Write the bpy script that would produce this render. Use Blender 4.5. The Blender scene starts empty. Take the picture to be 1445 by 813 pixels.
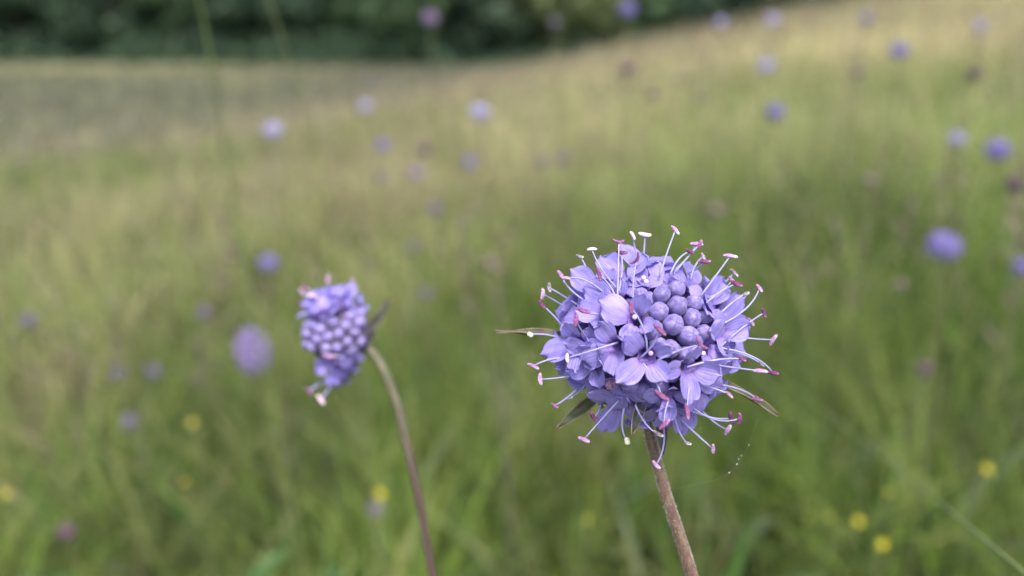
import bpy, math, random
import numpy as np
from mathutils import Vector, Matrix

random.seed(7)
RNG = np.random.default_rng(7)
S = bpy.context.scene
COL = S.collection
R = math.radians

# ------------------------------------------------------------------ camera
F = 1044.0                       # focal length in photo pixels (photo 1445 x 813)
PITCH = R(18.0)
CAM = Vector((0.0, 0.0, 0.75))
RIGHT = Vector((1, 0, 0))
UP = Vector((0, math.sin(PITCH), math.cos(PITCH)))
FWD = Vector((0, math.cos(PITCH), -math.sin(PITCH)))
cd = bpy.data.cameras.new('camera')
cam = bpy.data.objects.new('camera', cd)
COL.objects.link(cam)
cam.location = CAM
cam.rotation_euler = (math.pi / 2 - PITCH, 0, 0)
cd.sensor_width = 36.0
cd.lens = 36.0 * F / 1445.0
cd.clip_start = 0.005
cd.clip_end = 2000.0
cd.dof.use_dof = True
cd.dof.focus_distance = 0.1060
cd.dof.aperture_fstop = 8.6
S.camera = cam

# ------------------------------------------------------------------ light
EL, AZ = R(64), R(165)
w = bpy.data.worlds.new('World')
S.world = w
w.use_nodes = True
nt = w.node_tree
bg = nt.nodes['Background']
sky = nt.nodes.new('ShaderNodeTexSky')
sky.sky_type = 'NISHITA'
sky.sun_disc = False
sky.sun_elevation = EL
sky.sun_rotation = AZ
sky.air_density = 1.0
sky.dust_density = 4.0
sky.ozone_density = 1.0
nt.links.new(sky.outputs[0], bg.inputs[0])
bg.inputs[1].default_value = 0.15
sl = bpy.data.lights.new('sun', 'SUN')
sun = bpy.data.objects.new('sun', sl)
COL.objects.link(sun)
sl.energy = 1.5
sl.angle = R(13)
sl.color = (1.0, 0.95, 0.88)
sv = Vector((math.sin(AZ) * math.cos(EL), math.cos(AZ) * math.cos(EL), math.sin(EL)))
sun.rotation_euler = sv.to_track_quat('Z', 'Y').to_euler()
sun.location = sv * 30

S.view_settings.view_transform = 'Standard'
S.view_settings.look = 'None'
S.view_settings.exposure = 1.52
S.view_settings.gamma = 1.0
S.render.engine = 'CYCLES'
S.cycles.use_denoising = True
S.cycles.max_bounces = 6
S.cycles.transparent_max_bounces = 4


# ------------------------------------------------------------------ helpers
def at(u, v, d):
    """photo pixel (1445 x 813) at depth d along the view axis -> world point"""
    return CAM + d * (FWD + (u - 722.5) / F * RIGHT - (v - 406.5) / F * UP)


def smooth(a, b, x):
    t = np.clip((x - a) / (b - a), 0, 1)
    return t * t * (3 - 2 * t)


def terrain(x, y):
    x = np.asarray(x, float)
    y = np.asarray(y, float)
    t = smooth(0, 14, y)
    xs = 16 * np.tanh(x / 16)
    near = (0.06 + 0.17 * t) * xs - 0.2 * t
    far = -2.2 + 1.45 * smooth(14, 60, y) + 0.12 * np.sin(x * 0.11) * smooth(20, 50, y)
    k = smooth(13.2, 25, y + 0.8 * np.sin(x * 0.35))
    z = near * (1 - k) + far * k
    return z + 0.02 * np.sin(x * 2.1 + 1) * np.sin(y * 1.7) * smooth(1, 3, np.hypot(x, y))


def tz(x, y):
    return float(terrain(x, y))


W = {}


def add(name, mesh, mat=None, parent=None, M=None):
    o = bpy.data.objects.new(name, mesh)
    COL.objects.link(o)
    M = M or Matrix()
    W[o] = M
    if parent is not None:
        o.parent = parent
        o.matrix_local = W[parent].inverted() @ M
    else:
        o.matrix_local = M
    if mat is not None and mesh is not None:
        if len(mesh.materials) == 0:
            mesh.materials.append(mat)
        elif mesh.materials[0] != mat:
            o.material_slots[0].link = 'OBJECT'
            o.material_slots[0].material = mat
    return o


def thing(name, label, cat, loc, group=None):
    o = add(name, None, None, None, Matrix.Translation(loc))
    o['label'] = label
    o['category'] = cat
    if group:
        o['group'] = group
    return o


def mesh_of(name, verts, faces, uvs=None, smooth_shade=True):
    me = bpy.data.meshes.new(name)
    me.from_pydata([tuple(v) for v in verts], [], faces)
    if uvs is not None:
        lay = me.uv_layers.new(name='UVMap')
        idx = np.empty(len(me.loops), dtype=np.int32)
        me.loops.foreach_get('vertex_index', idx)
        lay.data.foreach_set('uv', np.asarray(uvs, np.float32)[idx].ravel())
    if smooth_shade:
        me.polygons.foreach_set('use_smooth', [True] * len(me.polygons))
    me.update()
    return me


def frame_z(z, x_hint=None):
    """rotation matrix whose local Z is z and whose local X is near x_hint"""
    z = Vector(z).normalized()
    x = Vector(x_hint) if x_hint is not None else Vector((1, 0, 0))
    x = x - x.dot(z) * z
    if x.length < 1e-6:
        x = Vector((0, 1, 0)) - z.y * z
        if x.length < 1e-6:
            x = Vector((0, 0, 1)) - z.z * z
    x.normalize()
    y = z.cross(x)
    return Matrix((x, y, z)).transposed().to_4x4()


def tube(points, radii, sides=8, cap=True):
    """verts, faces of a tube along points"""
    P = [Vector(p) for p in points]
    n = len(P)
    vs, fs = [], []
    prev = None
    for i, p in enumerate(P):
        d = (P[min(i + 1, n - 1)] - P[max(i - 1, 0)]).normalized()
        if prev is None:
            a = Vector((0, 0, 1)) if abs(d.z) < 0.9 else Vector((1, 0, 0))
            prev = (a - a.dot(d) * d).normalized()
        else:
            prev = (prev - prev.dot(d) * d).normalized()
        b = d.cross(prev)
        for k in range(sides):
            an = 2 * math.pi * k / sides
            vs.append(p + float(radii[i]) * (math.cos(an) * prev + math.sin(an) * b))
    for i in range(n - 1):
        for k in range(sides):
            k2 = (k + 1) % sides
            fs.append((i * sides + k, i * sides + k2, (i + 1) * sides + k2, (i + 1) * sides + k))
    if cap:
        fs.append(tuple(range(sides))[::-1])
        fs.append(tuple((n - 1) * sides + k for k in range(sides)))
    return vs, fs


def bez(pts, n):
    """Catmull-Rom through pts, n samples per span"""
    P = [Vector(p) for p in pts]
    P = [2 * P[0] - P[1]] + P + [2 * P[-1] - P[-2]]
    out = []
    for i in range(1, len(P) - 2):
        for k in range(n):
            t = k / n
            a, b, c, d = P[i - 1], P[i], P[i + 1], P[i + 2]
            out.append(0.5 * ((2 * b) + (c - a) * t + (2 * a - 5 * b + 4 * c - d) * t * t + (3 * b - a - 3 * c + d) * t ** 3))
    out.append(P[-2])
    return out


# ------------------------------------------------------------------ materials
def new_mat(name):
    m = bpy.data.materials.new(name)
    m.use_nodes = True
    return m, m.node_tree, m.node_tree.nodes['Principled BSDF']


def ramp(nt_, fac, stops):
    n = nt_.nodes.new('ShaderNodeValToRGB')
    cr = n.color_ramp
    while len(cr.elements) < len(stops):
        cr.elements.new(0.5)
    for e, (p, c) in zip(cr.elements, stops):
        e.position = p
        e.color = (*c, 1)
    nt_.links.new(fac, n.inputs[0])
    return n.outputs[0]


def noise(nt_, scale, detail=3, coord='Object', vec=None):
    n = nt_.nodes.new('ShaderNodeTexNoise')
    n.inputs['Scale'].default_value = scale
    n.inputs['Detail'].default_value = detail
    if vec is None:
        tc = nt_.nodes.new('ShaderNodeTexCoord')
        vec = tc.outputs[coord]
    nt_.links.new(vec, n.inputs['Vector'])
    return n.outputs['Fac']


def bump(nt_, h, strength, dist, bsdf):
    b = nt_.nodes.new('ShaderNodeBump')
    b.inputs['Strength'].default_value = strength
    b.inputs['Distance'].default_value = dist
    nt_.links.new(h, b.inputs['Height'])
    nt_.links.new(b.outputs[0], bsdf.inputs['Normal'])
    return b


def mul_random(nt_, col, lo, hi):
    """scale a colour by a per-object random brightness"""
    oi = nt_.nodes.new('ShaderNodeObjectInfo')
    mr = nt_.nodes.new('ShaderNodeMapRange')
    mr.inputs['To Min'].default_value = lo
    mr.inputs['To Max'].default_value = hi
    nt_.links.new(oi.outputs['Random'], mr.inputs['Value'])
    mx = nt_.nodes.new('ShaderNodeVectorMath')
    mx.operation = 'SCALE'
    nt_.links.new(col, mx.inputs[0])
    nt_.links.new(mr.outputs[0], mx.inputs['Scale'])
    return mx.outputs[0]


def add_translucent(nt_, bsdf, col, fac):
    tr = nt_.nodes.new('ShaderNodeBsdfTranslucent')
    nt_.links.new(col, tr.inputs[0])
    ms = nt_.nodes.new('ShaderNodeMixShader')
    ms.inputs[0].default_value = fac
    out = nt_.nodes['Material Output']
    nt_.links.new(bsdf.outputs[0], ms.inputs[1])
    nt_.links.new(tr.outputs[0], ms.inputs[2])
    nt_.links.new(ms.outputs[0], out.inputs[0])


def noise_mat(name, scale, stops, rough=0.6, bump_s=0.0, bump_d=0.001, rnd=None, trans=0.0, coord='Object', spec=0.3):
    m, t, b = new_mat(name)
    f = noise(t, scale, 4, coord)
    c = ramp(t, f, stops)
    if rnd:
        c = mul_random(t, c, *rnd)
    t.links.new(c, b.inputs['Base Color'])
    b.inputs['Roughness'].default_value = rough
    b.inputs['Specular IOR Level'].default_value = spec
    if bump_s:
        bump(t, noise(t, scale * 2.5, 4, coord), bump_s, bump_d, b)
    if trans:
        add_translucent(t, b, c, trans)
    return m


def petal_material():
    m, t, b = new_mat('lilac_petal')
    uv = t.nodes.new('ShaderNodeUVMap')
    mp = t.nodes.new('ShaderNodeMapping')
    mp.inputs['Scale'].default_value = (15, 1.3, 1)
    t.links.new(uv.outputs[0], mp.inputs[0])
    veins = noise(t, 1.0, 2, vec=mp.outputs[0])
    vc = ramp(t, veins, [(0.30, (0.205, 0.162, 0.52)), (0.5, (0.275, 0.228, 0.59)), (0.75, (0.35, 0.298, 0.65))])
    sp = t.nodes.new('ShaderNodeSeparateXYZ')
    t.links.new(uv.outputs[0], sp.inputs[0])
    thr = ramp(t, sp.outputs[1], [(0.0, (1.0, 1.0, 1.0)), (0.42, (0.0, 0.0, 0.0))])
    mx = t.nodes.new('ShaderNodeMix')
    mx.data_type = 'RGBA'
    t.links.new(thr, mx.inputs[0])
    t.links.new(vc, mx.inputs[6])
    mx.inputs[7].default_value = (0.28, 0.175, 0.51, 1)
    mot = noise(t, 900, 3)
    mc = ramp(t, mot, [(0.3, (0.82, 0.82, 0.88)), (0.7, (1.08, 1.06, 1.02))])
    mm = t.nodes.new('ShaderNodeMix')
    mm.data_type = 'RGBA'
    mm.blend_type = 'MULTIPLY'
    mm.inputs[0].default_value = 1
    t.links.new(mx.outputs[2], mm.inputs[6])
    t.links.new(mc, mm.inputs[7])
    c = mul_random(t, mm.outputs[2], 0.86, 1.1)
    t.links.new(c, b.inputs['Base Color'])
    b.inputs['Roughness'].default_value = 0.5
    b.inputs['Specular IOR Level'].default_value = 0.35
    b.inputs['Sheen Weight'].default_value = 0.15
    bump(t, veins, 0.25, 0.0002, b)
    add_translucent(t, b, c, 0.30)
    return m


M_PETAL = petal_material()
M_TUBE = noise_mat('floret_tube', 700, [(0.3, (0.20, 0.12, 0.42)), (0.7, (0.33, 0.24, 0.58))], 0.55, 0.2, 0.0002, (0.85, 1.1), 0.2)


def bud_material(name, dark, light):
    m, t, b = new_mat(name)
    f = noise(t, 1500, 6)
    c = ramp(t, f, [(0.33, dark), (0.66, light)])
    c = mul_random(t, c, 0.85, 1.12)
    t.links.new(c, b.inputs['Base Color'])
    b.inputs['Roughness'].default_value = 0.48
    b.inputs['Specular IOR Level'].default_value = 0.4
    b.inputs['Sheen Weight'].default_value = 0.2
    b.inputs['Sheen Roughness'].default_value = 0.4
    b.inputs['Sheen Tint'].default_value = (0.75, 0.72, 1, 1)
    b.inputs['Subsurface Weight'].default_value = 0.15
    b.inputs['Subsurface Radius'].default_value = (0.0006, 0.0004, 0.001)
    bump(t, noise(t, 3800, 5), 0.6, 0.0002, b)
    return m


M_BUD = bud_material('violet_bud', (0.118, 0.090, 0.255), (0.225, 0.183, 0.41))
M_BUD_PALE = bud_material('pale_violet_bud', (0.14, 0.11, 0.29), (0.27, 0.23, 0.44))
M_CALYX = noise_mat('calyx_green_violet', 500, [(0.35, (0.05, 0.035, 0.09)), (0.65, (0.10, 0.085, 0.12))], 0.7, 0.3, 0.0003)
M_FIL = noise_mat('filament_white_lilac', 400, [(0.3, (0.32, 0.295, 0.60)), (0.7, (0.46, 0.435, 0.74))], 0.4, 0, 0, (0.9, 1.05), 0.25)
A_SPEC = dict(rough=0.6, bump_s=1.0, bump_d=0.0003, rnd=(0.8, 1.2))
M_ANTH = {
    'd': noise_mat('anther_dark_plum', 2200, [(0.35, (0.075, 0.016, 0.06)), (0.6, (0.19, 0.05, 0.15)), (0.8, (0.42, 0.27, 0.40))], **A_SPEC),
    'm': noise_mat('anther_magenta', 1800, [(0.3, (0.13, 0.035, 0.12)), (0.6, (0.25, 0.09, 0.225)), (0.8, (0.46, 0.32, 0.44))], **A_SPEC),
    'l': noise_mat('anther_mauve', 2200, [(0.3, (0.25, 0.12, 0.27)), (0.55, (0.41, 0.25, 0.42)), (0.78, (0.66, 0.55, 0.67))], **A_SPEC),
    'p': noise_mat('anther_pale_pink', 2500, [(0.3, (0.58, 0.36, 0.52)), (0.7, (0.86, 0.74, 0.78))], **A_SPEC),
    'w': noise_mat('anther_cream', 2500, [(0.3, (0.50, 0.46, 0.30)), (0.7, (0.86, 0.84, 0.70))], **A_SPEC),
    'g': noise_mat('anther_withered_grey', 2000, [(0.3, (0.07, 0.04, 0.07)), (0.55, (0.28, 0.24, 0.28)), (0.75, (0.72, 0.70, 0.70))], **A_SPEC),
}
M_BRACT = noise_mat('bract_olive', 420, [(0.3, (0.036, 0.052, 0.022)), (0.55, (0.07, 0.085, 0.034)), (0.75, (0.075, 0.04, 0.038))], 0.5, 0.4, 0.0003, None, 0.15)
M_BRACT_DARK = noise_mat('bract_dark', 420, [(0.3, (0.022, 0.03, 0.025)), (0.7, (0.055, 0.06, 0.05))], 0.5, 0.4, 0.0003)
M_EDGE = noise_mat('bract_margin', 600, [(0.3, (0.11, 0.06, 0.05)), (0.7, (0.26, 0.20, 0.15))], 0.6)


def stem_material():
    m, t, b = new_mat('stem_red_brown')
    tc = t.nodes.new('ShaderNodeTexCoord')
    mp = t.nodes.new('ShaderNodeMapping')
    mp.inputs['Scale'].default_value = (1400, 1400, 160)
    t.links.new(tc.outputs['Object'], mp.inputs[0])
    f = noise(t, 1.0, 4, vec=mp.outputs[0])
    c = ramp(t, f, [(0.3, (0.046, 0.019, 0.013)), (0.5, (0.085, 0.042, 0.026)), (0.72, (0.13, 0.10, 0.048))])
    t.links.new(c, b.inputs['Base Color'])
    b.inputs['Roughness'].default_value = 0.6
    b.inputs['Sheen Weight'].default_value = 0.3
    bump(t, f, 0.5, 0.0003, b)
    return m


M_STEM = stem_material()
M_STEM_GREEN = noise_mat('stem_green_to_plum', 300, [(0.3, (0.085, 0.085, 0.05)), (0.7, (0.14, 0.13, 0.085))], 0.6, 0.3, 0.0003)


def two_tone(m):
    """the stalk is plum brown below and greyish green just under the head"""
    t = m.node_tree
    b = t.nodes['Principled BSDF']
    old = b.inputs['Base Color'].links[0].from_socket
    tc = t.nodes.new('ShaderNodeTexCoord')
    sp = t.nodes.new('ShaderNodeSeparateXYZ')
    t.links.new(tc.outputs['Object'], sp.inputs[0])
    mr = t.nodes.new('ShaderNodeMapRange')
    mr.inputs['From Min'].default_value = 0.655
    mr.inputs['From Max'].default_value = 0.685
    t.links.new(sp.outputs[2], mr.inputs['Value'])
    mx = t.nodes.new('ShaderNodeMix')
    mx.data_type = 'RGBA'
    t.links.new(mr.outputs[0], mx.inputs[0])
    mx.inputs[6].default_value = (0.060, 0.036, 0.034, 1)
    t.links.new(old, mx.inputs[7])
    t.links.new(mx.outputs[2], b.inputs['Base Color'])


two_tone(M_STEM_GREEN)
M_HAIR = noise_mat('stem_hair', 50, [(0.3, (0.55, 0.50, 0.42)), (0.7, (0.75, 0.70, 0.60))], 0.6)


# ------------------------------------------------------------------ flower pieces (shared meshes, millimetre sizes in metres)
MM = 0.001


def petal_mesh(L, Wd, open_deg, cup, seed):
    rg = random.Random(seed)
    ns, ntt = 11, 9
    prof_s = [0, 0.15, 0.35, 0.6, 0.8, 0.92, 0.98, 1.0]
    prof_w = [0.36, 0.50, 0.78, 1.0, 0.93, 0.68, 0.38, 0.10]
    ph = [rg.uniform(0, 6.28) for _ in range(4)]
    skew = rg.uniform(-0.12, 0.12)
    vs, uv, fs = [], [], []
    # centre line in the XZ plane: starts at the tube rim, bends outward
    x, z = 0.9, -0.9
    pts = [(x, z, R(12))]
    steps = 40
    for i in range(steps):
        s = (i + 1) / steps
        a = R(12) + (R(open_deg) - R(12)) * float(smooth(0.0, 0.42, s)) + R(16) * max(0, s - 0.55) * rg.choice([1, 1, 1, 0.6])
        x += math.sin(a) * L / steps
        z += math.cos(a) * L / steps
        pts.append((x, z, a))
    for i in range(ns):
        s = (i / (ns - 1)) ** 0.85
        x, z, a = pts[int(round(s * steps))]
        wv = np.interp(s, prof_s, prof_w) * Wd / 2
        for j in range(ntt):
            t = -1 + 2 * j / (ntt - 1)
            # ragged round end: pull the tip corners in
            xx = -0.10 * L * t * t * s
            nrm = (-math.cos(a), math.sin(a))
            h = cup * t * t * wv * (0.5 + 0.5 * s) + 0.05 * L * s * math.sin(3.2 * t + ph[0]) + 0.028 * L * s * s * math.sin(7 * t + ph[1]) - 0.05 * math.exp(-(t * 4) ** 2) * L * (1 - s) * 0.8
            h += 0.03 * L * math.sin(6 * s + ph[2]) * t
            px = x + nrm[0] * h + math.sin(a) * xx
            pz = z + nrm[1] * h + math.cos(a) * xx
            py = t * wv + skew * L * s * s
            vs.append((px * MM, py * MM, pz * MM))
            uv.append((t * 0.5 + 0.5 + seed * 1.7, s))
    for i in range(ns - 1):
        for j in range(ntt - 1):
            q = i * ntt + j
            fs.append((q, q + 1, q + ntt + 1, q + ntt))
    return mesh_of('petal', vs, fs, uv)


LIP = [petal_mesh(5.0, 3.9, o, c, i) for i, (o, c) in enumerate([(66, 0.22), (76, 0.12), (58, 0.32), (84, 0.05), (70, -0.1)])] + [petal_mesh(5.6, 3.2, 52, 0.25, 7), petal_mesh(5.4, 3.6, 70, 0.3, 8)]
LOBE = [petal_mesh(3.9, 3.1, o, c, 10 + i) for i, (o, c) in enumerate([(62, 0.25), (74, 0.15), (54, 0.35), (82, 0.1), (66, -0.08), (48, 0.3)])]
TOPLOBE = [petal_mesh(3.1, 2.5, o, c, 20 + i) for i, (o, c) in enumerate([(56, 0.3), (68, 0.2), (44, 0.35), (74, 0.12)])]


def tube_mesh():
    zs = [-5.0, -3.6, -2.4, -1.5, -0.85, -0.45]
    rs = [0.55, 0.62, 0.78, 0.98, 1.16, 1.28]
    v, f = tube([(0, 0, z * MM) for z in zs], [r * MM for r in rs], 12, False)
    return mesh_of('floret', v, f)


TUBE = tube_mesh()


def bud_mesh(seed):
    rg = random.Random(seed)
    n, m = 18, 24
    vs, fs = [], []
    ph = rg.uniform(0, 6.28)
    for i in range(n + 1):
        th = math.pi * i / n
        for k in range(m):
            a = 2 * math.pi * k / m
            # four overlapping lobes meet in a cross at the tip
            up = max(0.0, math.cos(th))
            r = 1 - 0.13 * (abs(math.cos(2 * (a - ph))) ** 8) * (math.sin(th) ** 0.5) * (0.2 + 0.8 * up)
            r *= 1 - 0.11 * math.exp(-(th / 0.30) ** 2)
            r += 0.03 * math.sin(3 * a + 5 * th + seed * 2.1) * math.sin(th) + 0.018 * math.sin(7 * a - 6 * th + seed)
            r += 0.025 * math.sin(2 * a + ph * 2) * math.sin(th)
            x, y, z = r * math.sin(th) * math.cos(a), r * math.sin(th) * math.sin(a), r * math.cos(th)
            if z < 0:
                z *= 1.5
                x *= 1 - 0.3 * (-z / 1.5) ** 2
                y *= 1 - 0.3 * (-z / 1.5) ** 2
            vs.append((x * MM, y * MM, z * MM))
    for i in range(n):
        for k in range(m):
            k2 = (k + 1) % m
            fs.append((i * m + k, (i + 1) * m + k, (i + 1) * m + k2, i * m + k2))
    return mesh_of('bud', vs, fs)


BUDS = [bud_mesh(i) for i in range(7)]


def anther_mesh(bend, seed, fat=1.0):
    """two-lobed anther along X, unit half length 1 mm"""
    rg = random.Random(seed)
    n, m = 12, 12
    vs, fs = [], []
    for i in range(n + 1):
        t = -1 + 2 * i / n
        r = 0.30 * fat * (1 - abs(t) ** 3.2) ** 0.5 * (1 + 0.06 * math.sin(5 * t + seed))
        for k in range(m):
            a = 2 * math.pi * k / m
            g = 1 - 0.30 * math.exp(-((abs(((a + math.pi) % (2 * math.pi)) - math.pi)) / 0.45) ** 2)
            rr = max(r, 0.01) * g * (1 + rg.uniform(-0.05, 0.05))
            vs.append((t * MM, rr * 1.15 * math.sin(a) * MM + bend * t * t * MM, rr * math.cos(a) * MM))
    for i in range(n):
        for k in range(m):
            k2 = (k + 1) % m
            fs.append((i * m + k, i * m + k2, (i + 1) * m + k2, (i + 1) * m + k))
    fs.append(tuple(range(m))[::-1])
    fs.append(tuple(n * m + k for k in range(m)))
    return mesh_of('anther', vs, fs)


ANTHERS = [anther_mesh(0.0, 1), anther_mesh(0.18, 2), anther_mesh(-0.15, 3, 0.9), anther_mesh(0.55, 4, 0.75), anther_mesh(0.0, 5, 1.7)]


def bract_mesh(L, Wd, fold, curl, seed):
    """pointed folded leaf along +X, midrib a sunken crease"""
    ns, ntt = 14, 7
    rg = random.Random(seed)
    ph = rg.uniform(0, 6)
    vs, fs, uv = [], [], []
    for i in range(ns):
        s = i / (ns - 1)
        wv = Wd / 2 * (math.sin(math.pi * min(1, 0.16 + 0.84 * s)) ** 0.75) * (1 - 0.25 * s) + 0.02 * Wd
        for j in range(ntt):
            t = -1 + 2 * j / (ntt - 1)
            vs.append((L * s, t * wv, fold * abs(t) * wv + curl * L * s * s + 0.03 * L * math.sin(8 * s + ph + 2 * t) * s))
            uv.append((t * 0.5 + 0.5, s))
    for i in range(ns - 1):
        for j in range(ntt - 1):
            q = i * ntt + j
            fs.append((q, q + 1, q + ntt + 1, q + ntt))
    return mesh_of('bract', vs, fs, uv)


def sphere_mesh(name, r, seg=24, ring=14, sz=1.0):
    vs, fs = [], []
    for i in range(ring + 1):
        th = math.pi * i / ring
        for k in range(seg):
            a = 2 * math.pi * k / seg
            vs.append((r * math.sin(th) * math.cos(a), r * math.sin(th) * math.sin(a), r * sz * math.cos(th)))
    for i in range(ring):
        for k in range(seg):
            k2 = (k + 1) % seg
            fs.append((i * seg + k, (i + 1) * seg + k, (i + 1) * seg + k2, i * seg + k2))
    return mesh_of(name, vs, fs)


def stem_to_ground(pts, foot):
    """smooth curve through pts, then one easy arc down to the foot"""
    head = bez(pts, 8)
    a = head[-1]
    d = (head[-1] - head[-3]).normalized()
    L = (foot - a).length
    c = a + d * L * 0.35
    e = foot + Vector((0, 0, L * 0.3))
    tail = []
    for k in range(1, 17):
        t = k / 16
        tail.append(a * (1 - t) ** 3 + c * 3 * t * (1 - t) ** 2 + e * 3 * t * t * (1 - t) + foot * t ** 3)
    return head + tail


def add_stem(root, pts, r_top, r_bot, mat, sides=12, name='stem'):
    n = len(pts)
    rad = [r_top + (r_bot - r_top) * i / (n - 1) for i in range(n)]
    base = W[root].translation
    v, f = tube([p - base for p in pts], rad, sides)
    return add(name, mesh_of(name, v, f), mat, root, Matrix.Translation(base))


def add_hairs(root, pts, r, count, lmin, lmax, mat, seed):
    rg = random.Random(seed)
    vs, fs = [], []
    base = W[root].translation
    for _ in range(count):
        i = rg.randrange(len(pts) - 1)
        p = pts[i].lerp(pts[i + 1], rg.random())
        d = (pts[i + 1] - pts[i]).normalized()
        a = Vector((rg.uniform(-1, 1), rg.uniform(-1, 1), rg.uniform(-1, 1)))
        a = (a - a.dot(d) * d).normalized()
        side = d.cross(a)
        hl = rg.uniform(lmin, lmax)
        p0 = p + a * r * 0.95 - base
        tip = p0 + (a * 0.85 + d * rg.uniform(0.1, 0.6) + side * rg.uniform(-.3, .3)) * hl
        k = len(vs)
        wv = 0.000022
        vs += [p0 + side * wv, p0 - side * wv, tip, p0 + d * wv, p0 - d * wv]
        fs += [(k, k + 1, k + 2), (k + 3, k + 4, k + 2)]
    o = add('stem_hair', mesh_of('stem_hair', vs, fs), mat, root, Matrix.Translation(base))
    o['kind'] = 'stuff'


def make_floret(root, throat, facing, lip_dir, size=1.0, openness=0, rg=random):
    Rm = frame_z(facing, lip_dir)
    M = Matrix.Translation(throat) @ Rm @ Matrix.Scale(size, 4)
    fl = add('floret', TUBE, M_TUBE, root, M)
    for k, (ang, pool) in enumerate([(0, LIP), (88, LOBE), (180, TOPLOBE), (272, LOBE)]):
        a = R(ang + rg.uniform(-9, 9))
        sc = rg.uniform(0.86, 1.14)
        tilt = Matrix.Rotation(R(rg.uniform(-14, 14) - openness), 4, 'Y')
        Mp = M @ Matrix.Rotation(a, 4, 'Z') @ tilt @ Matrix.Diagonal((sc, sc * rg.uniform(0.92, 1.1), sc, 1))
        add('petal', rg.choice(pool), M_PETAL, fl, Mp)
    return fl


def make_bud(root, p, n, r, rg=random, mat=None):
    M = Matrix.Translation(p) @ frame_z(n, (rg.uniform(-1, 1), rg.uniform(-1, 1), rg.uniform(-1, 1))) @ Matrix.Diagonal((r * rg.uniform(.9, 1.06), r * rg.uniform(.9, 1.06), r * rg.uniform(1.0, 1.2), 1))
    return add('bud', rg.choice(BUDS), mat or M_BUD, root, M)


def add_filament(fl, b, c, t, r0, r1):
    pts = [b + (c - b) * (2 * s * (1 - s)) + (t - b) * s * s + (c - b) * 0 for s in []]
    pts = []
    for i in range(9):
        s = i / 8
        pts.append(b * (1 - s) ** 2 + c * 2 * s * (1 - s) + t * s * s - b)
    v, f = tube(pts, [r0 + (r1 - r0) * i / 8 for i in range(9)], 7)
    return add('filament', mesh_of('filament', v, f), M_FIL, fl, Matrix.Translation(b))


def add_anther(fl, p, ang_deg, length, kind, rg=random, mesh=None):
    """anther in the picture plane turned by ang_deg (photo sense: positive runs down to the right)"""
    a = R(ang_deg)
    d = RIGHT * math.cos(a) - UP * math.sin(a) + FWD * rg.uniform(-0.35, 0.35)
    z = frame_z(-FWD * 0.6 + UP * 0.8, d)
    x = d.normalized()
    zz = (UP * 0.6 - FWD * 0.8)
    zz = (zz - zz.dot(x) * x).normalized()
    y = zz.cross(x)
    Rm = Matrix((x, y, zz)).transposed().to_4x4()
    if mesh is None:
        mesh = rg.choice(ANTHERS[:3]) if kind != 'w' else ANTHERS[4]
    s = length / 2 / MM
    ws = s ** 0.5 * 0.92
    return add('anther', mesh, M_ANTH[kind], fl, Matrix.Translation(p) @ Rm @ Matrix.Diagonal((s, ws, ws, 1)))


# ------------------------------------------------------------------ the ground
def axis(lo, hi, n, c, k):
    a, b = math.asinh((lo - c) / k), math.asinh((hi - c) / k)
    return c + k * np.sinh(np.linspace(a, b, n))


gx = axis(-420, 420, 151, 0, 4)
gy = axis(-300, 600, 181, 4, 5)
GX, GY = np.meshgrid(gx, gy)
GZ = terrain(GX, GY)
gv = np.stack([GX, GY, GZ], -1).reshape(-1, 3)
nx = len(gx)
q = (np.arange(len(gy) - 1)[:, None] * nx + np.arange(nx - 1)[None, :]).ravel()
gf = np.stack([q, q + 1, q + nx + 1, q + nx], 1)
M_GROUND = noise_mat('meadow_ground', 0.9, [(0.3, (0.05, 0.062, 0.022)), (0.5, (0.10, 0.105, 0.045)), (0.7, (0.16, 0.14, 0.075))], 0.9, 0.5, 0.05)
g = add('ground', mesh_of('ground', gv.tolist(), gf.tolist()), M_GROUND)
g['kind'] = 'structure'
g['label'] = 'sloping rough meadow ground under the grass'


# ------------------------------------------------------------------ grass
def value_noise(x, y, seed):
    r = np.random.default_rng(seed)
    out = np.zeros_like(x)
    for _ in range(7):
        a = r.uniform(0, 2 * np.pi)
        f = r.uniform(0.6, 1.7)
        out += np.sin((x * np.cos(a) + y * np.sin(a)) * f + r.uniform(0, 6.28))
    return out / 7 ** 0.5


def straw_share(x, y):
    """how much of the sward is dry straw at a place"""
    p = 0.36 + 0.16 * np.exp(-((x - 0.1) / 0.9) ** 2 - ((y - 2.6) / 1.4) ** 2) + 0.14 * value_noise(x * 1.3, y * 1.3, 3) + 0.10 * value_noise(x * 4, y * 4, 4)
    p += 0.30 * value_noise(x * 15, y * 17, 14) * smooth(4.0, 1.5, np.hypot(x, y))
    p += 0.52 * smooth(2.6, 7.0, y) * smooth(-2.0, 1.5, x + 0.05 * y)      # dry slope on the right
    p += 0.34 * np.exp(-((x + 0.9) / 1.0) ** 2 - ((y - 2.7) / 1.3) ** 2)      # dry patch on the left
    p -= 0.38 * np.exp(-((x - 0.9) / 0.9) ** 2 - ((y - 1.3) / 1.1) ** 2)      # lush strip on the right
    p -= 0.30 * np.exp(-((x + 0.42) / 0.22) ** 2 - ((y - 1.05) / 0.25) ** 2)
    return np.clip(p, 0.02, 0.95)


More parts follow.
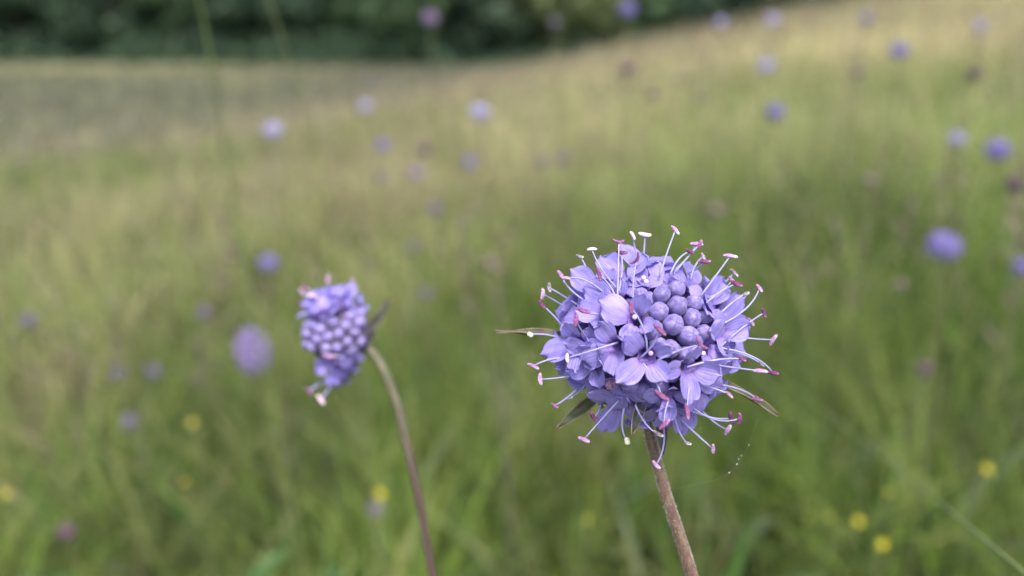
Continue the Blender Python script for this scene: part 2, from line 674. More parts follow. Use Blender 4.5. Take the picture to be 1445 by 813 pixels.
GREENS = np.array([(0.125, 0.210, 0.026), (0.190, 0.275, 0.036), (0.080, 0.155, 0.030), (0.260, 0.300, 0.066), (0.140, 0.220, 0.085)])
STRAWS = np.array([(0.410, 0.365, 0.180), (0.340, 0.320, 0.140), (0.470, 0.415, 0.240), (0.300, 0.255, 0.150), (0.320, 0.270, 0.185)])
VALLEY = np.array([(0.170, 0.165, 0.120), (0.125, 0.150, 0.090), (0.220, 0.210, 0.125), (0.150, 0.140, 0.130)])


def polar(n, r0, r1, half, power=2.0):
    u = RNG.random(n)
    r = (r0 ** power + u * (r1 ** power - r0 ** power)) ** (1 / power)
    a = RNG.uniform(-half, half, n)
    return r * np.sin(a), r * np.cos(a)


def tint_for(x, y, valley=True):
    n = len(x)
    sh = straw_share(x, y)
    st = RNG.random(n) < sh
    c = GREENS[RNG.integers(0, len(GREENS), n)]
    c = np.where(st[:, None], STRAWS[RNG.integers(0, len(STRAWS), n)], c)
    local = sh[:, None] * STRAWS.mean(0) + (1 - sh[:, None]) * GREENS.mean(0)
    c = 0.6 * c + 0.4 * local
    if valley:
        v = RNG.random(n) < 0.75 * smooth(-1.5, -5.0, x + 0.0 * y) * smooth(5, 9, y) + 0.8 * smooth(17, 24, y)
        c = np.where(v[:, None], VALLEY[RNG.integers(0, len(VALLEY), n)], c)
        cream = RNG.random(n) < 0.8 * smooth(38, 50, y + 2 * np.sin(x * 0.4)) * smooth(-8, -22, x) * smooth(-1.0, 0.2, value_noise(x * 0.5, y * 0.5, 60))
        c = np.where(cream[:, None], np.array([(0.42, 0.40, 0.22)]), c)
    patch = np.clip(1 + 0.15 * value_noise(x * 2.2, y * 1.4, 12) + 0.36 * value_noise(x * 14, y * 14, 10) * smooth(4, 2, np.hypot(x, y)) + 0.22 * value_noise(x * 7, y * 5, 15) * smooth(8, 3, np.hypot(x, y)), 0.35, 1.9)
    dry = 1 + 0.5 * smooth(2.6, 8, y) * smooth(-1.0, 1.5, x) * smooth(18, 14, y)
    lush = 1 - 0.4 * np.exp(-((x + 0.45) / 0.22) ** 2 - ((y - 1.05) / 0.22) ** 2)      # a darker green clump
    patch = patch * dry * lush
    return c * RNG.uniform(0.85, 1.15, (n, 1)) * patch[:, None]


def blades(name, x, y, h, wd, bend, tint, label, mat, z0=None, lean=None):
    n = len(x)
    z = terrain(x, y) - 0.01 if z0 is None else z0
    az = RNG.uniform(0, 2 * np.pi, n) if lean is None else lean
    dx, dy = np.cos(az), np.sin(az)
    fa = RNG.uniform(0, 2 * np.pi, n)
    sx, sy = np.cos(fa), np.sin(fa)
    lv = np.array([0, 0.4, 0.75, 1.0])
    wl = np.array([0.8, 1.0, 0.65, 0.0])
    V = np.empty((n, 7, 3), np.float32)
    k = 0
    for i in range(4):
        off = bend * h * lv[i] ** 2
        hz = h * lv[i] * np.sqrt(np.clip(1 - (bend * lv[i] * 0.8) ** 2, 0.15, 1))
        cx, cy, cz = x + dx * off, y + dy * off, z + hz
        if i < 3:
            ww = wd * wl[i] / 2
            V[:, k] = np.stack([cx + sx * ww, cy + sy * ww, cz], 1)
            V[:, k + 1] = np.stack([cx - sx * ww, cy - sy * ww, cz], 1)
            k += 2
        else:
            V[:, 6] = np.stack([cx, cy, cz], 1)
    T = np.array([(0, 1, 3), (0, 3, 2), (2, 3, 5), (2, 5, 4), (4, 5, 6)], np.int32)
    tri = (T[None] + (np.arange(n, dtype=np.int32) * 7)[:, None, None]).reshape(-1)
    return raw_mesh(name, V.reshape(-1, 3), tri, np.repeat(tint, 7, 0), label, mat)


def raw_mesh(name, V, tri, colr, label, mat):
    me = bpy.data.meshes.new(name)
    nt_ = len(tri) // 3
    me.vertices.add(len(V))
    me.vertices.foreach_set('co', V.astype(np.float32).ravel())
    me.loops.add(len(tri))
    me.loops.foreach_set('vertex_index', tri.astype(np.int32))
    me.polygons.add(nt_)
    me.polygons.foreach_set('loop_start', np.arange(nt_, dtype=np.int32) * 3)
    me.polygons.foreach_set('loop_total', np.full(nt_, 3, np.int32))
    if colr is not None:
        a = me.attributes.new('tint', 'FLOAT_COLOR', 'POINT')
        c4 = np.ones((len(V), 4), np.float32)
        c4[:, :3] = np.clip(colr, 0, 1)
        a.data.foreach_set('color', c4.ravel())
    me.update(calc_edges=True)
    me.validate()
    o = add(name, me, mat)
    o['kind'] = 'stuff'
    o['label'] = label
    return o


def tint_material(name, trans=0.3, rough=0.6):
    m, t, b = new_mat(name)
    a = t.nodes.new('ShaderNodeAttribute')
    a.attribute_name = 'tint'
    f = noise(t, 60, 3)
    c = ramp(t, f, [(0.3, (0.8, 0.8, 0.8)), (0.7, (1.15, 1.15, 1.1))])
    mm = t.nodes.new('ShaderNodeMix')
    mm.data_type = 'RGBA'
    mm.blend_type = 'MULTIPLY'
    mm.inputs[0].default_value = 1
    t.links.new(a.outputs['Color'], mm.inputs[6])
    t.links.new(c, mm.inputs[7])
    t.links.new(mm.outputs[2], b.inputs['Base Color'])
    b.inputs['Roughness'].default_value = rough
    b.inputs['Specular IOR Level'].default_value = 0.25
    add_translucent(t, b, mm.outputs[2], trans)
    return m


M_GRASS = tint_material('grass_blade', 0.42)
HALF = R(62)

n = 16000
x, y = polar(n, 0.30, 1.3, HALF)
hh = RNG.uniform(0.16, 0.40, n) * (0.65 + 0.35 * smooth(0.3, 0.9, np.hypot(x, y)))
blades('meadow_grass', x, y, hh, RNG.uniform(0.002, 0.006, n), RNG.uniform(0.1, 0.8, n), tint_for(x, y), 'tangled green and straw meadow grass close to the flowers', M_GRASS)
n = 70000
x, y = polar(n, 1.3, 4.2, HALF)
hh = RNG.uniform(0.18, 0.46, n)
blades('meadow_grass', x, y, hh, RNG.uniform(0.003, 0.007, n), RNG.uniform(0.1, 0.7, n), tint_for(x, y), 'mixed green and straw meadow grass in the middle distance', M_GRASS)
n = 95000
x, y = polar(n, 4.2, 15, HALF)
hh = RNG.uniform(0.25, 0.55, n)
blades('meadow_grass', x, y, hh, RNG.uniform(0.008, 0.018, n), RNG.uniform(0.05, 0.5, n), tint_for(x, y), 'dry straw coloured grass on the rising slope', M_GRASS)
n = 60000
x, y = polar(n, 15, 68, HALF)
hh = RNG.uniform(0.3, 0.65, n)
blades('meadow_grass', x, y, hh, RNG.uniform(0.03, 0.09, n), RNG.uniform(0.05, 0.5, n), tint_for(x, y), 'greyish far meadow grass running up to the wood', M_GRASS)
n = 9000
x, y = polar(n, 0.05, 1.6, math.pi)
keep = (np.abs(np.arctan2(x, y)) > HALF) | (np.hypot(x, y) < 0.30)
x, y = x[keep], y[keep]
n = len(x)
blades('meadow_grass', x, y, RNG.uniform(0.10, 0.26, n), RNG.uniform(0.003, 0.006, n), RNG.uniform(0.2, 0.9, n), tint_for(x, y), 'short meadow grass around the foot of the flower stems', M_GRASS)

# broad low leaves between the grass
n = 5000
x, y = polar(n, 0.35, 3.0, HALF)
lc = np.array([(0.06, 0.12, 0.025), (0.085, 0.14, 0.03), (0.09, 0.125, 0.07), (0.05, 0.09, 0.03)])[RNG.integers(0, 4, n)] * RNG.uniform(0.7, 1.2, (n, 1))
blades('low_leaves', x, y, RNG.uniform(0.08, 0.26, n), RNG.uniform(0.012, 0.028, n), RNG.uniform(0.3, 1.0, n), lc, 'broad green herb leaves low among the grass', M_GRASS)


n = 3200
x, y = polar(n, 0.42, 1.6, HALF)
keep = value_noise(x * 9, y * 9, 41) > -0.1
x, y = x[keep], y[keep]
n = len(x)
lc = np.array([(0.05, 0.115, 0.02), (0.10, 0.17, 0.03), (0.16, 0.20, 0.13), (0.04, 0.08, 0.025), (0.20, 0.21, 0.08)])[RNG.integers(0, 5, n)] * RNG.uniform(0.7, 1.25, (n, 1))
blades('low_leaves', x, y, RNG.uniform(0.14, 0.33, n), RNG.uniform(0.012, 0.030, n), RNG.uniform(0.3, 1.0, n), lc, 'mixed pale and dark herb leaves standing in the near grass', M_GRASS)


# flowering grass: thin stalk with a loose panicle of thin spikelets
def panicles(n, x, y, h, wd, label, spread, hues=((0.33, 0.29, 0.15), (0.27, 0.22, 0.14), (0.24, 0.18, 0.16), (0.36, 0.33, 0.19))):
    z = terrain(x, y)
    az = RNG.uniform(0, 2 * np.pi, n)
    lean = RNG.uniform(0.02, 0.28, n)
    topx, topy, topz = x + np.cos(az) * lean * h, y + np.sin(az) * lean * h, z + h
    NS = 9
    V, C = [], []
    tint = np.array(hues)[RNG.integers(0, len(hues), n)] * RNG.uniform(0.8, 1.15, (n, 1))
    B = np.stack([x, y, z], 1)
    T = np.stack([topx, topy, topz], 1)
    fa = RNG.uniform(0, 2 * np.pi, n)
    sd = np.stack([np.cos(fa), np.sin(fa), np.zeros(n)], 1) * wd[:, None] / 2
    V.append(np.stack([B + sd, B - sd, T], 1))
    C.append(np.repeat(tint[:, None], 3, 1))
    for k in range(NS):
        s = 0.68 + 0.32 * (k + 0.5) / NS
        p = B + (T - B) * s
        a2 = RNG.uniform(0, 2 * np.pi, n)
        ln = spread * RNG.uniform(0.4, 1, n) * (1.25 - (s - .68) * 2.4)
        tip = p + np.stack([np.cos(a2) * ln, np.sin(a2) * ln, ln * RNG.uniform(0.5, 1.4, n)], 1)
        sv2 = np.stack([-np.sin(a2), np.cos(a2), np.zeros(n)], 1) * (wd * 1.6)[:, None]
        V.append(np.stack([p, tip + sv2, tip - sv2 + np.array([0, 0, 0.004])], 1))
        C.append(np.repeat(tint[:, None], 3, 1))
    V = np.concatenate([v.reshape(-1, 3) for v in V])
    C = np.concatenate([c.reshape(-1, 3) for c in C])
    raw_mesh('flowering_grass', V, np.arange(len(V)), C, label, M_GRASS)


n = 1300
x, y = polar(n, 1.8, 5.0, HALF)
keep = RNG.random(n) < straw_share(x, y) * 1.3
x, y = x[keep], y[keep]
panicles(len(x), x, y, RNG.uniform(0.38, 0.62, len(x)), RNG.uniform(0.0014, 0.0022, len(x)), 'thin flowering grass stalks with loose straw panicles', 0.03)
n = 420
x, y = polar(n, 0.85, 3.0, HALF)
panicles(n, x, y, RNG.uniform(0.36, 0.56, n), RNG.uniform(0.0018, 0.0032, n), 'brownish purple seeding grasses scattered through the green', 0.022, ((0.17, 0.11, 0.11), (0.14, 0.10, 0.08), (0.22, 0.16, 0.15)))
n = 11000
x, y = polar(n, 5.0, 15, HALF)
keep = RNG.random(n) < straw_share(x, y) * 1.2
x, y = x[keep], y[keep]
panicles(len(x), x, y, RNG.uniform(0.45, 0.75, len(x)), RNG.uniform(0.003, 0.006, len(x)), 'pale seeding grass heads over the dry slope', 0.05)


# ------------------------------------------------------------------ main flower
D0 = 0.1125                      # depth of the head's centre
PX = D0 / F                      # one photo pixel in metres there
CU, CV = 912.0, 478.0
HC = at(CU, CV, D0)


def hp(u, v, z=0.0):
    """point of the near flower: photo pixel, z photo pixels towards the viewer"""
    return HC + RIGHT * (u - CU) * PX - UP * (v - CV) * PX - FWD * z * PX


def on_ball(u, v, r):
    d2 = (u - CU) ** 2 + (v - CV) ** 2
    return math.sqrt(max(0.0, r * r - d2))


foot = Vector((0.055, 0.18, 0))
foot.z = tz(foot.x, foot.y)
sr = thing('scabious_flower', 'sharp lilac scabious head in the foreground with violet buds and long pink tipped stamens', 'flower', foot, 'scabious flowers in the meadow')
stem_pts = [hp(914, 545, -45), hp(920, 595, -42), hp(926, 630, -38), hp(944, 700, -30), hp(962, 756, -26), hp(982, 822, -24)]
stem_pts = stem_to_ground(stem_pts + [hp(1000, 900, -24)], foot)
add_stem(sr, stem_pts, 6.9 * PX, 10.6 * PX, M_STEM, 14)
add_hairs(sr, [p for p in stem_pts if p.z > 0.6], 7.9 * PX, 1400, 0.00025, 0.0006, M_HAIR, 3)
core = add('receptacle', sphere_mesh('receptacle', 70 * PX), M_CALYX, sr, Matrix.Translation(hp(CU, CV, -6)))

rg = random.Random(21)
AXU, AXV = 937, 442              # where the head's axis meets the viewer
# throat pixel u, v, size, extra opening, lip angle override (deg, photo sense, None = away from the axis), z override
FL = [
    (895, 494, 1.00, 6, 145, None), (952, 510, 1.05, -4, 88, None), (882, 446, 0.98, 2, 215, None), (856, 482, 1.05, 4, 165, None),
    (911, 384, 1.02, -6, None, 28), (872, 388, 1.0, -4, 240, 30), (842, 412, 1.02, 0, 215, 40), (812, 444, 0.95, -4, 200, 30),
    (812, 482, 0.95, 0, 175, 40), (834, 506, 0.95, 0, 160, 52), (822, 526, 1.0, -6, 150, 20), (868, 566, 1.0, -4, 115, 36),
    (846, 548, 0.75, -30, 130, 40), (932, 574, 1.02, -4, 75, 36), (896, 562, 0.85, -10, 110, 20), (976, 402, 1.02, -10, 290, 25),
    (990, 428, 1.0, -8, 320, 44), (1008, 450, 1.05, -8, 335, 30), (1012, 486, 1.0, -4, 10, 32), (984, 486, 1.0, 2, 20, 62),
    (1010, 518, 1.0, -8, 30, 5), (988, 536, 1.0, -4, 45, 34), (958, 560, 1.0, -6, 70, 30), (944, 394, 0.92, -8, 280, 28),
    (968, 520, 0.95, 0, 40, 60), (862, 425, 0.95, 0, 205, 60),
    (930, 548, 0.8, 0, 85, 62), (872, 540, 0.85, -6, 125, 58), (1000, 466, 0.9, -4, 350, 58), (846, 440, 0.85, -6, 200, 62), (828, 490, 0.8, -10, 175, 58),
    (922, 398, 0.8, -14, 265, 44), (898, 405, 0.8, -10, 250, 52), (1006, 502, 0.9, -10, 20, 40), (974, 548, 0.85, -8, 55, 48),
    # further round the back
    (850, 392, 0.95, -6, 225, -12), (892, 376, 0.95, -8, 262, -14), (815, 425, 0.95, -6, 205, -14), (806, 500, 0.95, -6, 165, -18),
    (835, 548, 0.95, -8, 140, -16), (905, 588, 0.9, -10, 100, -20), (950, 582, 0.95, -10, 65, -16), (992, 556, 0.95, -8, 45, -18),
    (1018, 470, 0.95, -8, 350, -16), (1000, 414, 0.95, -10, 315, -14), (955, 384, 0.95, -10, 290, -18),
]
florets = []
for (u, v, sz, op, lip, zz) in FL:
    z = on_ball(u, v, 101) if zz is None else zz
    p = hp(u, v, z)
    nrm = (p - hp(CU, CV, -10)).normalized()
    if zz is not None:
        nrm = (nrm - FWD * 0.30).normalized() if zz > 0 else (nrm + FWD * 0.10).normalized()
    if zz is not None and zz <= 45:
        sz, op = sz * 1.1, op - 5
    if lip is None:
        lip = math.degrees(math.atan2(v - AXV, u - AXU))
    a = R(lip + rg.uniform(-8, 8))
    ld = RIGHT * math.cos(a) - UP * math.sin(a)
    florets.append((make_floret(sr, p, nrm, ld, sz, op, rg), p, (u, v)))

BD = [(893, 418, 12.5), (921, 415, 13.5), (943, 408, 13.5), (914, 437, 14), (940, 430, 14.5), (932, 454, 15.5), (960, 446, 13.5), (905, 461, 14.5),
      (953, 469, 15.5), (928, 485, 14), (975, 465, 12.5), (967, 427, 12.5), (911, 480, 13), (950, 494, 13), (887, 434, 12), (980, 446, 11),
      (820, 459, 10), (835, 456, 10), (831, 481, 10.5), (848, 460, 11), (827, 470, 9), (846, 474, 10),
      (900, 544, 14), (919, 537, 14.5), (881, 537, 13), (926, 556, 13), (852, 537, 12), (840, 553, 12), (870, 525, 12), (908, 521, 12), (930, 520, 12), (905, 560, 12), (880, 552, 12)]
for (u, v, r) in BD:
    big = v < 500 and u > 880
    rad = 96 if big else 90
    d = math.hypot(u - CU, v - CV)
    z = on_ball(u, v, rad) - (0 if d < 80 else 0)
    p = hp(u, v, max(z - r * 0.6, 18))
    make_bud(sr, p, p - hp(CU, CV, -20), r * 0.93 * PX / MM, rg)

M_WILT = noise_mat('wilted_brown', 1200, [(0.3, (0.10, 0.04, 0.06)), (0.55, (0.20, 0.12, 0.22)), (0.8, (0.42, 0.32, 0.34))], 0.7, 0.8, 0.0003)
wb = make_bud(sr, hp(851, 533, 80), hp(851, 533, 80) - hp(CU, CV, -20), 7 * PX / MM, rg, M_WILT)
wb['label'] = 'browned wilted bud'

# stamens: anther pixel, turn, length px, colour, filament base pixel (None = nearest floret), anther mesh
ST = [
    (889.5, 334, 58, 15, 'p', (899, 368)), (909, 332, 8, 20, 'p', (907, 360)), (866, 345, 2, 19, 'm', (862, 410), 3), (869, 359, 10, 17, 'd', (864, 405)),
    (886, 369, -60, 19, 'd', (881, 425), 3), (830, 354, -3, 14, 'p', (860, 402)), (816.5, 363, 15, 12, 'g', (827, 390)), (790, 389, 55, 17, 'l', (820, 420)),
    (797, 393, 5, 16, 'l', (838, 410)), (774, 406, 80, 15, 'g', (810, 428)), (766, 415, -85, 17, 'l', (802, 436)), (764, 430, 52, 16, 'd', (798, 468)),
    (837.5, 389, 72, 20, 'm', (858, 424)), (815, 436, 18, 20, 'm', (838, 440)), (806, 449, -80, 19, 'm', (820, 470)), (871.5, 431, 85, 17, 'm', (891, 478)),
    (905, 458, 42, 22, 'm', (889, 490)), (944, 328, 52, 17, 'l', (924, 380)), (977, 346, 3, 20, 'l', (950, 376)), (979, 347, -65, 15, 'm', (948, 380)),
    (964, 357, 18, 14, 'd', (940, 384)), (981, 371, -2, 19, 'd', (968, 384)), (985, 363, 65, 11, 'l', (970, 390)), (1018, 363, 8, 21, 'l', (982, 408)),
    (1031, 385, 40, 17, 'g', (1000, 410)), (1026, 401, 25, 20, 'd', (990, 422)), (1023, 396, 60, 14, 'l', (994, 416)), (1039, 415, -25, 13, 'g', (1004, 441)),
    (1057, 407, 55, 14, 'l', (1006, 449)), (1063, 440, 68, 15, 'd', (1008, 480)), (1056, 454, 55, 15, 'l', (1030, 460)), (1078, 477, -60, 19, 'l', (1018, 470)),
    (957, 477, 48, 24, 'm', (916, 496), 3), (748, 471.5, 30, 9, 'w', (798, 484)), (769, 497, -60, 13, 'd', (800, 500)), (775, 497, -75, 14, 'd', (803, 503)),
    (795, 499, 85, 14, 'p', (848, 481)), (752, 514, 27, 20, 'l', (804, 506)), (761, 532, 82, 18, 'l', (812, 524)), (782, 570, 30, 12, 'm', (806, 552)),
    (801, 561, -22, 18, 'g', (822, 545)), (833, 581, 48, 19, 'd', (845, 562)), (820.5, 613, 24, 20, 'l', (858, 568)), (880, 616, 80, 11, 'w', (876, 576)),
    (910, 542, 34, 24, 'm', (894, 510)), (947, 564, 82, 22, 'm', (955, 530)), (920, 583, -48, 20, 'm', (928, 560)), (917, 601, 28, 16, 'g', (893, 570)),
    (962, 619, 15, 12, 'g', (944, 578)), (922.5, 652.5, 44, 16, 'l', (931, 598)), (998, 627, 84, 16, 'l', (958, 590)), (1026, 606, -55, 18, 'l', (988, 574)),
    (1024, 586, 72, 20, 'd', (968, 571)), (1034, 585, -88, 18, 'd', (972, 566)), (1009, 547, 40, 15, 'l', (966, 533)), (1063, 561, 8, 18, 'm', (1008, 543)),
    (1054, 517, 4, 22, 'l', (990, 507)), (1075, 521, 10, 18, 'd', (1010, 492)), (1059, 509, 45, 12, 'g', (1008, 494)), (1023, 499, 28, 14, 'd', (962, 507)),
    (877, 507, 20, 1, None, (893, 496)),
]
for st in ST:
    u, v, ang, ln, kind, bpx = st[:6]
    if kind is None:
        continue
    mesh = ANTHERS[st[6]] if len(st) > 6 else None
    d = math.hypot(u - CU, v - CV)
    zt = math.sqrt(max(0, 138 ** 2 - d * d)) * 0.95 if d < 134 else rg.uniform(-8, 30)
    bu, bv = bpx
    bu, bv = bu - 0.22 * (u - bu), bv - 0.22 * (v - bv)
    zb = on_ball(bu, bv, 106) * 0.98 if math.hypot(bu - CU, bv - CV) < 102 else rg.uniform(5, 22)
    if zt < zb - 10 and d > 134:
        zt = zb * 0.7
    b, t = hp(bu, bv, zb - 4), hp(u, v, zt)
    outward = ((b + t) / 2 - HC).normalized()
    sd = (t - b).cross(FWD).normalized()
    L = (t - b).length
    c = (b + t) / 2 + outward * L * rg.uniform(0.02, 0.16) + sd * L * rg.uniform(-0.2, 0.2)
    fl = min(florets, key=lambda f: (f[1] - b).length)[0]
    add_filament(fl, b, c, t, 1.5 * PX, 0.85 * PX)
    add_anther(fl, t - FWD * 1.2 * PX, ang, ln * 1.0 * PX, kind, rg, mesh)

# pink style tips in the throats
STY = noise_mat('stigma_pink', 1500, [(0.3, (0.55, 0.33, 0.60)), (0.7, (0.72, 0.50, 0.72))], 0.4)
for (u, v) in [(900, 490), (870, 477), (881, 444), (899, 393), (972, 492), (901, 398)]:
    fl, p, _ = min(florets, key=lambda f: math.hypot(f[2][0] - u, f[2][1] - v))
    add('stigma', sphere_mesh('stigma', 3.4 * PX, 10, 6), STY, fl, Matrix.Translation(hp(u, v, on_ball(u, v, 101) - 2)))


# bracts: base pixel, tip pixel, depth, width px, dark
def add_bract(root, b, t, wd, fold, curl, mat, seed, face=None):
    L = (t - b).length
    me = bract_mesh(L, wd, fold, curl, seed)
    x = (t - b).normalized()
    z = (face if face is not None else (UP - FWD * 0.5))
    z = (z - z.dot(x) * x).normalized()
    y = z.cross(x)
    M = Matrix.Translation(b) @ Matrix((x, y, z)).transposed().to_4x4()
    br = add('bract', me, mat, root, M)
    # pale margin along both edges
    ns, ntt = 14, 7
    co = [v.co.copy() for v in me.vertices]
    for j in (0, ntt - 1):
        v, f = tube([co[i * ntt + j] for i in range(ns)], [0.00009] * ns, 5)
        add('bract_margin', mesh_of('bract_margin', v, f), M_EDGE, br, M)
    return br


add_bract(sr, hp(800, 476, -22), hp(697, 473, -14), 15 * PX, 0.8, 0.05, M_BRACT, 1, UP - FWD * 0.55)
add_bract(sr, hp(1004, 536, -26), hp(1104, 584, -8), 15 * PX, 0.9, -0.05, M_BRACT, 2, UP - FWD * 0.7)
add_bract(sr, hp(850, 560, -30), hp(786, 608, -16), 17 * PX, 0.35, -0.06, M_BRACT, 3, -FWD + UP * 0.3)
add_bract(sr, hp(902, 548, 34), hp(884, 606, 44), 16 * PX, 0.5, 0, M_BRACT_DARK, 4, -FWD + RIGHT * 0.2)
add_bract(sr, hp(937, 590, -26), hp(940, 648, -22), 18 * PX, 0.4, 0, M_BRACT_DARK, 5, -FWD)
add_bract(sr, hp(862, 408, -20), hp(853, 380, -20), 10 * PX, 0.4, 0, M_BRACT, 6, -FWD)
add_bract(sr, hp(960, 540, -40), hp(985, 585, -50), 14 * PX, 0.4, 0, M_BRACT_DARK, 7, -FWD)
# a pair of stem leaves lower down, below the frame
for sgn, zz in ((1, 0.30), (-1, 0.31)):
    b = Vector((0.06, 0.172, zz))
    add_leaf = add_bract(sr, b, b + Vector((0.07 * sgn, 0.02, 0.03)), 0.014, 0.25, -0.2, M_BRACT, 8, Vector((0, 0, 1)))
    add_leaf.name = 'stem_leaf'

# ------------------------------------------------------------------ second flower
D1 = 0.163
PX1 = D1 / F
H1 = at(474, 474, D1)


def h2(u, v, z=0.0):
    return H1 + RIGHT * (u - 474) * PX1 - UP * (v - 474) * PX1 - FWD * z * PX1


foot2 = Vector((-0.015, 0.30, 0))
foot2.z = tz(foot2.x, foot2.y)
s2 = thing('scabious_flower', 'softly blurred lilac scabious in bud facing left on a curved bare stem', 'flower', foot2, 'scabious flowers in the meadow')
pts2 = stem_to_ground([h2(500, 478, -14), h2(515, 492, -16), h2(535, 517, -14), h2(556, 565, -12), h2(575, 640, -10), h2(593, 722, -9), h2(612, 830, -8)], foot2)
add_stem(s2, pts2, 6.6 * PX1, 5.0 * PX1, M_STEM_GREEN, 12)
ax2 = (-RIGHT * 0.50 + UP * 0.22 - FWD * 0.84).normalized()
add('receptacle', sphere_mesh('receptacle', 43 * PX1), M_CALYX, s2, Matrix.Translation(h2(478, 474, -6)))
c2 = h2(478, 474, -8)
rg2 = random.Random(5)
ga = math.pi * (3 - 5 ** 0.5)
F2 = frame_z(ax2)
for i in range(54):
    zc = 1 - (i + 0.5) / 54 * 1.0
    rr = math.sqrt(1 - zc * zc)
    d = F2.to_3x3() @ Vector((rr * math.cos(ga * i), rr * math.sin(ga * i), zc))
    img = (d.dot(RIGHT), d.dot(UP))
    if (img[1] < -0.42 and img[0] > -0.9) or (img[1] > 0.60 and img[0] < 0.40):
        continue
    p = c2 + d * 47 * PX1
    make_bud(s2, p, d, 7.7 * PX1 / MM * rg2.uniform(.85, 1.12), rg2, M_BUD_PALE)
fl2 = []
for (u, v, lip, sz, z) in [(462, 432, 265, 1.0, 24), (444, 436, 225, 0.9, 16), (482, 430, 275, 0.95, 18), (500, 498, 110, 0.75, 28), (480, 516, 105, 0.85, 24), (474, 536, 100, 0.9, 10), (468, 506, 125, 0.7, 30),
                           (492, 512, 95, 0.8, 14), (480, 530, 95, 0.85, 2), (508, 432, 300, 0.6, -4), (454, 424, 245, 1.0, 8), (472, 420, 265, 1.05, 6), (492, 424, 285, 0.95, 6), (466, 440, 260, 0.8, 34)]:
    p = h2(u, v, z)
    a = R(lip)
    nrm = (p - c2).normalized()
    fl2.append((make_floret(s2, p, nrm, RIGHT * math.cos(a) - UP * math.sin(a), sz, 8, rg2), p))
for (u, v, ang, ln, kind, bu, bv, z) in [(430, 412, 60, 12, 'l', 450, 434, 10), (437, 406, 40, 11, 'm', 455, 428, 14), (447, 417, 10, 13, 'p', 458, 430, 20), (466, 394, 85, 14, 'l', 468, 424, 8),
                                         (428, 428, 80, 11, 'm', 448, 436, 12), (441, 549, 40, 14, 'm', 466, 536, 14), (457, 562, 60, 16, 'p', 474, 540, 12), (476, 498, 8, 18, 'l', 494, 502, 44),
                                         (498, 397, 80, 9, 'l', 494, 426, 0)]:
    b, t = h2(bu, bv, z - 4), h2(u, v, z + 4)
    f = min(fl2, key=lambda q: (q[1] - b).length)[0]
    add_filament(f, b, (b + t) / 2 + UP * 3 * PX1, t, 1.6 * PX1, 1.1 * PX1)
    add_anther(f, t, ang, ln * 1.1 * PX1, kind, rg2)
add_bract(s2, h2(510, 480, -14), h2(551, 418, -20), 13 * PX1, 0.4, 0.1, M_BRACT_DARK, 11, -FWD)
add_bract(s2, h2(512, 484, -12), h2(532, 465, -6), 12 * PX1, 0.4, 0.1, M_BRACT_DARK, 12, -FWD)
add_bract(s2, h2(505, 500, -16), h2(480, 545, -14), 13 * PX1, 0.4, 0.1, M_BRACT_DARK, 13, -FWD)


# ------------------------------------------------------------------ flowers further off
def far_head(seed, n_fl, rad, squash):
    rg_ = random.Random(seed)
    v, f = [], []
    me = sphere_mesh('tmp', rad * 0.72, 12, 8, squash)
    v += [Vector(q.co) for q in me.vertices]
    f += [tuple(p.vertices) for p in me.polygons]
    bpy.data.meshes.remove(me)
    for i in range(n_fl):
        zc = 1 - (i + 0.5) / n_fl * 1.75
        rr = math.sqrt(max(0, 1 - zc * zc))
        d = Vector((rr * math.cos(ga * i), rr * math.sin(ga * i), zc * squash))
        Rm = frame_z(d).to_3x3() @ Matrix.Rotation(rg_.uniform(0, 6.28), 3, 'Z')
        c = d * rad * 0.74
        for k in range(4):
            a = k * math.pi / 2
            e = Rm @ Vector((math.cos(a), math.sin(a), 0.75))
            s_ = Rm @ Vector((-math.sin(a), math.cos(a), 0))
            L = rad * rg_.uniform(0.26, 0.36)
            b0 = len(v)
            v += [c, c + e * L * 0.6 + s_ * L * 0.42, c + e * L * 1.05, c + e * L * 0.6 - s_ * L * 0.42]
            f.append((b0, b0 + 1, b0 + 2, b0 + 3))
    return mesh_of('flower_head', v, f)


HEADS = [far_head(1, 60, 0.0125, 0.85), far_head(2, 54, 0.0125, 0.75), far_head(3, 62, 0.0125, 1.25)]


def seed_mesh():
    v, f = [], []
    rg_ = random.Random(9)
    me = sphere_mesh('tmp', 0.0062, 10, 7, 1.0)
    v += [Vector(q.co) for q in me.vertices]
    f += [tuple(p.vertices) for p in me.polygons]
    bpy.data.meshes.remove(me)
    for i in range(60):
        zc = 1 - (i + 0.5) / 60 * 1.9
        rr = math.sqrt(max(0, 1 - zc * zc))
        d = Vector((rr * math.cos(ga * i), rr * math.sin(ga * i), zc))
        s_ = d.cross(Vector((0.3, 0.5, 0.8))).normalized() * 0.0011
        t_ = d.cross(s_).normalized() * 0.0011
        b0 = len(v)
        v += [d * 0.0055 + s_, d * 0.0055 - s_ * .5 + t_, d * 0.0055 - s_ * .5 - t_, d * 0.0095]
        f += [(b0, b0 + 1, b0 + 3), (b0 + 1, b0 + 2, b0 + 3), (b0 + 2, b0, b0 + 3)]
    return mesh_of('seed_ball', v, f)


SEED = seed_mesh()


